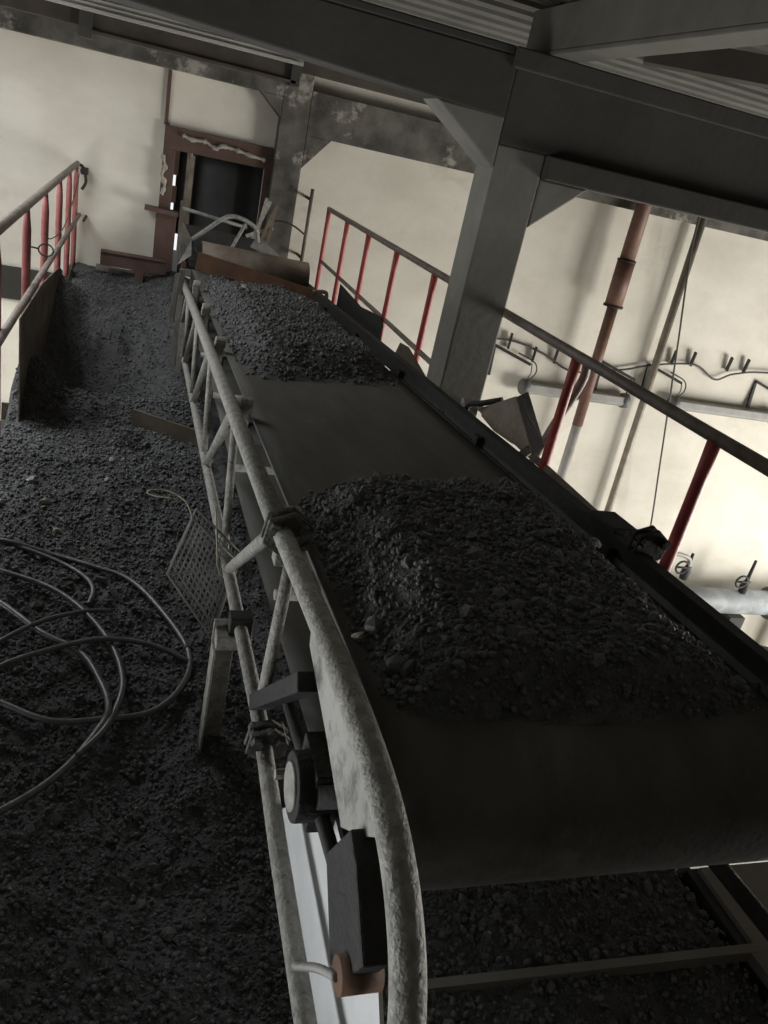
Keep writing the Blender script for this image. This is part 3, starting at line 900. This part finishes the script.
build('end_guard', fb, 'railgrey', conv, smooth=True)

# loose timbers at the left of the feed end
for k, (x, y, z1, dx, dy, w, mt_) in enumerate(((.265, 5.55, .66, .02, .1, .035, 'wood'), (.245, 5.25, .55, .03, -.12, .03, 'wood'), (.29, 5.05, .42, .0, -.05, .03, 'truss'), (.30, 5.75, .68, .0, .03, .028, 'rust'), (.235, 5.7, .6, .03, -.05, .03, 'wood'))):
    lab = ('grey timber stake leaning against the truss tail', 'split grey timber leaning from coal to the truss', 'short grey steel stake beside the truss tail', 'rusty upright bar at the truss tail', 'thin grey timber stake behind the split timber')[k]
    tag(build('stake', MB().bar((x, y + dy, .10), (x + dx, y, z1), w, .02, (0, 1, 0)), mt_), lab, 'stake')

# rusty bench channel left of the opening
bn = thing('steel_bench', (.0, 7.2, .18), 'brown steel channel on a stub leg below the far wall', 'beam')
cb = MB()
cb.box(-.30, .23, 7.18, 7.26, .31, .42)
cb.box(-.30, .23, 7.16, 7.28, .415, .425)
build('channel', cb, 'brown', bn)
build('leg', MB().box(-.02, .05, 7.18, 7.26, .12, .31), 'brown', bn)
tag(build('plank', MB().bar((-.34, 7.40, .25), (.16, 7.40, .22), .10, .035), 'wood'), 'grey plank lying behind the brown steel channel', 'plank')

# opening surround: brown frame, torn seal, curtain
dfr = MB()
dfr.box(.135, 1.06, YF - .05, YF + .02, 1.29, 1.47)
dfr.box(.135, .235, YF - .05, YF + .02, .20, 1.29)
dfr.box(1.0, 1.06, YF - .05, YF + .02, .20, 1.29)
door = struct('door_1', dfr, 'brown', 'brown painted steel frame around the conveyor opening', bevel=.004)
sp = catmull([(.28, YF - .06, 1.42), (.36, YF - .06, 1.40), (.47, YF - .06, 1.405), (.56, YF - .06, 1.37), (.62, YF - .06, 1.40), (.75, YF - .06, 1.39), (.86, YF - .06, 1.375), (1.0, YF - .06, 1.36)], 5)
rs = [.010 + .016 * abs(math.sin(i * 1.7) * math.cos(i * .63)) for i in range(len(sp))]
build('torn_seal', MB().tube(sp, rs, 8), 'torn', door, smooth=True)
sp = catmull([(.13, YF - .06, 1.24), (.16, YF - .06, 1.15), (.14, YF - .06, 1.08), (.17, YF - .06, 1.0), (.15, YF - .06, .92)], 5)
rs = [.008 + .02 * abs(math.sin(i * 2.3) * math.cos(i * .5)) for i in range(len(sp))]
build('torn_seal', MB().tube(sp, rs, 8), 'torn', door, smooth=True)
for z0, z1 in ((.20, .80), (.86, 1.0), (1.09, 1.29)):
    build('jamb_filler', MB().box(.225, .275, YF + .025, YF + .055, z0, z1), 'brown', door)
build('mullion', MB().box(.34, .375, YF + .02, YF + .06, .25, 1.29), 'greyrust', door)
build('post_panel', MB().box(.12, .29, YF - .12, YF - .05, .22, .77), 'brown', door, bevel=.004)
build('ledge', MB().bar((.02, YF - .12, .80), (.30, YF - .12, .79), .14, .035), 'brown', door)
build('wall_strip', MB().box(.125, .155, YF - .02, YF, 1.47, 1.89), 'brown', door)
cu = MB()
n = 20
vs = []
for z in np.linspace(.30, 1.36, 12):
    for i in range(n + 1):
        x = .385 + (1.015 - .385) * i / n
        y = YF + .16 - .10 * math.sin(math.pi * min(1, max(0, (x - .46) / .44))) ** .6 * (1 if z < 1.2 else max(0, (1.36 - z) / .16) ** .5) if .46 < x < .90 else YF + .16
        vs.append((x, y, z))
fs = [(r * (n + 1) + i, r * (n + 1) + i + 1, (r + 1) * (n + 1) + i + 1, (r + 1) * (n + 1) + i) for r in range(11) for i in range(n)]
cu.add(vs, fs)
c_ = build('rubber_curtain', cu, 'curtain', smooth=True)
sm = c_.modifiers.new('thick', 'SOLIDIFY')
sm.thickness = .012
tag(c_, 'bulging black rubber curtain hanging in the wall opening', 'curtain')
tag(build('rubber_strip', MB().box(.262, .36, YF + .08, YF + .092, .60, 1.34), 'curtain'), 'narrow black rubber strip hanging left of the bulging curtain', 'curtain')
g_ = MB()
g_.box(.05, 1.2, YF + .32, YF + 1.8, .15, .20)
g_.box(.05, 1.2, YF + .32, YF + 1.8, 1.45, 1.5)
struct('wall_gallery', g_, 'darkwall', 'dark outer gallery floor and roof behind the curtain')

# pole by the far railing
po = thing('upright_pole', (1.41, 7.4, .0), 'thin rusty pole clamped to the pilaster near the red railing', 'pole')
build('pole', MB().cyl((1.41, 7.36, .02), (1.41, 7.36, 1.22), .016, 10), 'greyrust', po, smooth=True)
build('clamp_bar', MB().cyl((1.41, 7.36, 1.13), (1.41, 7.60, 1.13), .014, 8), 'darksteel', po, smooth=True)
build('clamp_bar', MB().cyl((1.41, 7.36, .62), (1.41, 7.60, .62), .014, 8), 'darksteel', po, smooth=True)
build('cable', MB().tube(catmull([(1.06, 7.44, .85), (1.15, 7.38, .90), (1.28, 7.36, .89), (1.40, 7.34, .83)], 5), .008, 8), 'wire', po, smooth=True)

# ------------------------------------------------------------------ pipes, lamps and fittings on the far wall
pi_ = thing('vertical_pipe', (4.74, 7.45, ZLOW), 'brown painted vertical pipe with thick sleeve and white lower length', 'pipe')
build('brown_length', MB().cyl((4.74, 7.36, -.62), (4.71, 7.36, .74), .058, 18), 'pipebrown', pi_, smooth=True)
sl_ = build('sleeve', MB().cyl((4.71, 7.36, .70), (4.70, 7.36, 1.16), .092, 20), 'pipebrown', pi_, smooth=True)
build('sleeve_rim', MB().cyl((4.71, 7.36, .69), (4.71, 7.36, .712), .104, 20), 'darksteel', sl_, smooth=True)
build('sleeve_rim', MB().cyl((4.70, 7.36, 1.15), (4.70, 7.36, 1.17), .096, 20), 'darksteel', sl_, smooth=True)
build('top_length', MB().cyl((4.70, 7.36, 1.16), (4.69, 7.36, 2.24), .078, 18), 'pipebrown', pi_, smooth=True)
build('white_length', MB().cyl((4.74, 7.36, -.62), (4.78, 7.36, ZLOW), .055, 18), 'pipewhite', pi_, smooth=True)
tag(build('conduit_pipe', MB().cyl((5.49, 7.49, 2.2), (5.69, 7.49, ZLOW), .043, 12), 'conduit', smooth=True), 'thin dull yellow conduit pipe between the two wall lamps', 'pipe')
w = catmull([(5.33, 7.33, 2.2), (5.36, 7.33, 1.5), (5.63, 7.33, .4), (5.95, 7.33, -.9), (6.2, 7.33, -1.95), (6.33, 7.33, -2.9), (6.38, 7.33, ZLOW)], 6)
tag(build('hanging_cable', MB().tube(w, .011, 6), 'wire', smooth=True), 'thin black cable hanging beside the dull yellow conduit', 'cable')

def lamp(x0, x1, z, label):
    r_ = thing('tube_lamp', ((x0 + x1) / 2, 7.35, z), label, 'lamp', None)
    bodyp = [(x0 + .06, z - .055), (x1 - .06, z - .055), (x1 - .06, z + .045), (x0 + .06, z + .045)]
    b = MB()
    prof = [(-.075, -.03), (-.04, -.06), (.04, -.06), (.075, -.03), (.06, .05), (-.06, .05)]
    vs = [(x, 7.50 + p, z + q) for x in (x0 + .07, x1 - .07) for p, q in prof]
    b.add(vs, [(5, 4, 3, 2, 1, 0), (6, 7, 8, 9, 10, 11)] + [(i, (i + 1) % 6, 6 + (i + 1) % 6, 6 + i) for i in range(6)])
    build('lamp_body', b, 'lampbody', r_, bevel=.006)
    for xa, xb in ((x0, x0 + .09), (x1 - .09, x1)):
        c = build('end_cap', MB().tube([(xa, 7.50, z), (xa + .015, 7.50, z), (xb - .015, 7.50, z), (xb, 7.50, z)], [.07, .085, .085, .07], 16), 'lampcap', r_, smooth=True)
    # hooks and bracket arm
    for xa in (x0 + .05, x1 - .05):
        build('hanger', MB().tube([(xa, 7.50, z + .07), (xa + .03, 7.50, z + .16), (xa + .02, 7.52, z + .26)], .006, 6), 'wire', r_, smooth=True)
    for xa in (x0 - .02, x1 - .06):
        arm = MB()
        arm.bar((xa - .36, YF, z + .38), (xa - .36, YF - .04, z + .06), .035, .03)
        arm.bar((xa - .36, YF - .02, z + .38), (xa + .06, 7.49, z + .25), .03, .03)
        build('bracket_arm', arm, 'darksteel', r_)
    build('feed_cord', MB().tube(catmull([(x0 + .06, 7.50, z + .07), (x0 + .14, 7.51, z + .16), (x0 + .10, 7.52, z + .27), (x0 - .1, 7.55, z + .34)], 5), .008, 6), 'wire', r_, smooth=True)
lamp(4.0, 5.36, -.31, 'grey tubular wall lamp passing behind the brown pipe')
lamp(5.93, 7.49, -.265, 'grey tubular wall lamp right of the dull yellow conduit')
# cable run with pegs
w = catmull([(3.2, 7.55, .10), (3.75, 7.55, .15), (4.2, 7.55, .06), (4.6, 7.55, -.08), (5.2, 7.55, .02), (5.55, 7.55, .12), (6.1, 7.55, .20), (6.45, 7.55, .07), (6.7, 7.55, .17), (7.3, 7.55, .25), (9.5, 7.55, .3)], 6)
tag(build('cable_run', MB().tube(w, .012, 6), 'wire', smooth=True), 'black cable run along the far wall above the lamps', 'cable')
for k, (x, z) in enumerate(((3.76, .14), (4.08, .04), (4.34, .06), (5.80, .24), (6.06, .26), (6.57, .27), (6.81, .28))):
    pk = MB().bar((x + .01, YF - .03, z - .08), (x, YF - .055, z + .08), .024, .05)
    tag(build('cable_peg', pk, 'darksteel'), 'short dark peg holding the black cable on the far wall', 'peg', 'cable pegs on the far wall')

# big pipe low at the right, with valves
hpv = thing('horizontal_pipe', (7.7, 7.2, -2.68), 'thick blue-grey horizontal pipe low on the far wall', 'pipe')
build('pipe_body', MB().cyl((5.6, 7.15, -2.66), (8.35, 7.15, -2.68), .165, 24), 'tank', hpv, smooth=True)
build('flange', MB().cyl((8.30, 7.15, -2.68), (8.42, 7.15, -2.68), .22, 24), 'lampcap', hpv, smooth=True)
build('pipe_body', MB().cyl((8.42, 7.15, -2.68), (9.8, 7.15, -2.69), .165, 24), 'tank', hpv, smooth=True)
for x in (6.4, 7.75, 9.3):
    build('pipe_stand', MB().box(x - .12, x + .12, 7.0, 7.3, ZLOW, -2.84), 'concrete', hpv)
def valve(x, z, s, parent):
    v = build('valve', MB().tube([(x, 7.12, z - .06), (x, 7.12, z + .05), (x, 7.12, z + .14), (x, 7.12, z + .3 * s)], [.05, .06, .025, .018], 10), 'darksteel', parent, smooth=True)
    ring = MB().tube([(x - .12 + .085 * math.cos(t), 7.08, z + .12 + .085 * math.sin(t)) for t in np.linspace(0, 6.28, 17)[:-1]], .014, 6, closed=True)
    ring.bar((x - .2, 7.08, z + .12), (x + .02, 7.08, z + .12), .02, .02)
    build('hand_wheel', ring, 'darksteel', v, smooth=True)
valve(7.75, -2.46, 1.4, hpv)
valve(6.75, -2.30, 1.0, hpv)
build('bypass_pipe', MB().tube(catmull([(6.25, 7.12, -2.5), (6.27, 7.12, -2.10), (6.38, 7.12, -2.02), (6.60, 7.12, -2.03), (6.74, 7.12, -2.10), (6.75, 7.12, -2.3)], 5), .028, 10), 'lampbody', hpv, smooth=True)
tag(build('machine_block', MB().box(6.6, 8.6, 6.0, 6.75, ZLOW, -3.15), 'lowfloor', bevel=.03), 'pale concrete plinth on the lower floor before the big pipe', 'plinth')
mo = MB()
mo.cyl((7.35, 6.4, -2.98), (7.75, 6.25, -2.98), .17, 20)
mo.cyl((7.75, 6.25, -2.98), (7.85, 6.21, -2.98), .11, 16)
mo.box(7.4, 7.75, 6.2, 6.45, -3.15, -3.02)
tag(build('motor', mo, 'darksteel', bevel=.006), 'dark electric motor on the pale plinth', 'motor')

# floor strip under the drum and kerb
tag(build('floor_strip', MB().bar((.62, .985, -.005), (1.58, .958, .012), .022, .035), 'column'), 'grey flat steel strip crossing the coal beneath the drum', 'strip')
tag(build('kerb_plate', MB().prism([(1.60, 1.21), (1.60, .6), (2.0, .6), (2.0, 1.21)], 2, -.005, .01), 'column'), 'grey kerb plate at the deck corner below the stringer', 'plate')
tag(build('kerb_angle', MB().bar((1.57, .97, .012), (1.60, .55, .012), .03, .03), 'column'), 'short steel angle along the grey kerb plate', 'angle')

# ------------------------------------------------------------------ wire mesh panel and hoses
mp = thing('mesh_panel', (.27, 2.1, .06), 'folded galvanised wire mesh panel tied to the truss with twine', 'mesh')
A, B_, C_, D_ = Vector((.205, 2.1, .545)), Vector((.150, 2.1, .355)), Vector((.300, 2.06, .150)), Vector((.350, 2.10, .405))
for off, nm in ((Vector((0, 0, 0)), 'front_mesh'), (Vector((.012, .05, .008)), 'back_mesh')):
    for k in range(13):
        t = k / 12
        # first family: A-B direction, second: A-D direction
        fold = Vector((0, -.03 * (1 - abs(2 * t - 1)), 0))
        rr = .0042 if k in (0, 12) else .0022
        build('mesh_wire', MB().tube([A.lerp(D_, t) + off, B_.lerp(C_, t) + off], rr, 5), 'meshwire', mp)
        build('mesh_wire', MB().tube([A.lerp(B_, t) + off, D_.lerp(C_, t) + off], rr, 5), 'meshwire', mp)
build('stiffener', MB().tube([B_ + Vector((0, -.006, 0)), D_ + Vector((0, -.006, 0))], .004, 6), 'meshwire', mp)
tw = catmull([(.205, 2.1, .545), (.18, 2.12, .59), (.13, 2.15, .605), (.085, 2.15, .605), (.075, 2.15, .592), (.10, 2.14, .590), (.14, 2.13, .592)], 6)
tag(build('twine', MB().tube(tw, .0028, 6), 'twine', smooth=True), 'curled pale twine end at the top of the mesh panel', 'twine')
tw = catmull([(.262, 2.05, .60), (.275, 2.03, .50), (.285, 2.03, .43), (.31, 2.04, .385), (.345, 2.06, .39), (.34, 2.09, .41), (.30, 2.08, .41)], 6)
tag(build('twine', MB().tube(tw, .0028, 6), 'twine', smooth=True), 'pale twine knotted round the lower truss chord', 'twine')

def hose(pts, r, label):
    P = [(x, y, max(z, gz(x, y) + r * .7)) for x, y, z in pts]
    P = catmull(P, 8)
    P = [Vector((p.x, p.y, max(p.z, gz(p.x, p.y) + r * .6))) for p in P]
    for _ in range(3):
        P = [P[0]] + [(P[i - 1] + P[i] * 2 + P[i + 1]) / 4 for i in range(1, len(P) - 1)] + [P[-1]]
    tag(build('rubber_hose', MB().tube(P, r, 10), 'hose', smooth=True), label, 'hose')
hose([(-.56, 2.75, .05), (-.396, 2.72, .06), (-.227, 2.70, .06), (-.085, 2.63, .06), (.056, 2.54, .06), (.174, 2.32, .06), (.245, 2.10, .05), (.211, 1.925, .05), (.125, 1.837, .05), (-.009, 1.81, .05), (-.136, 1.805, .05), (-.272, 1.885, .05), (-.45, 2.0, .05)],
     .0092, 'widest loop of dusty rubber hose lying on the coal')
hose([(-.5, 2.58, .06), (-.369, 2.537, .07), (-.202, 2.454, .07), (-.081, 2.309, .07), (.011, 2.12, .07), (.046, 1.949, .07), (.03, 1.839, .06), (.0, 1.76, .05), (-.06, 1.68, .04)],
     .0092, 'middle dusty rubber hose curving across the coal beside the widest loop')
hose([(-.48, 2.45, .07), (-.341, 2.353, .07), (-.204, 2.192, .07), (-.081, 2.092, .07), (-.016, 1.949, .07), (.011, 1.839, .07), (-.007, 1.778, .05), (-.095, 1.631, .03), (-.216, 1.513, .03), (-.4, 1.4, .03)],
     .0098, 'rubber hose curving inside the middle hose then trailing off')
hose([(-.45, 1.98, .05), (-.308, 2.128, .08), (-.209, 2.235, .08), (-.095, 2.296, .08), (.0, 2.34, .06)], .0075, 'short thin hose crossing beneath the curved hoses')
hose([(-.42, 1.9, .05), (-.288, 1.994, .09), (-.164, 2.076, .09), (-.025, 2.134, .09), (.125, 2.122, .08), (.246, 2.057, .06)], .0082, 'dark thin hose crossing over the loops towards the truss')
hose([(-.45, 2.74, .05), (-.328, 2.708, .06), (-.188, 2.643, .06), (-.097, 2.547, .06), (-.065, 2.463, .06), (-.076, 2.387, .05)], .0082, 'short hose end curling inside the widest loop')
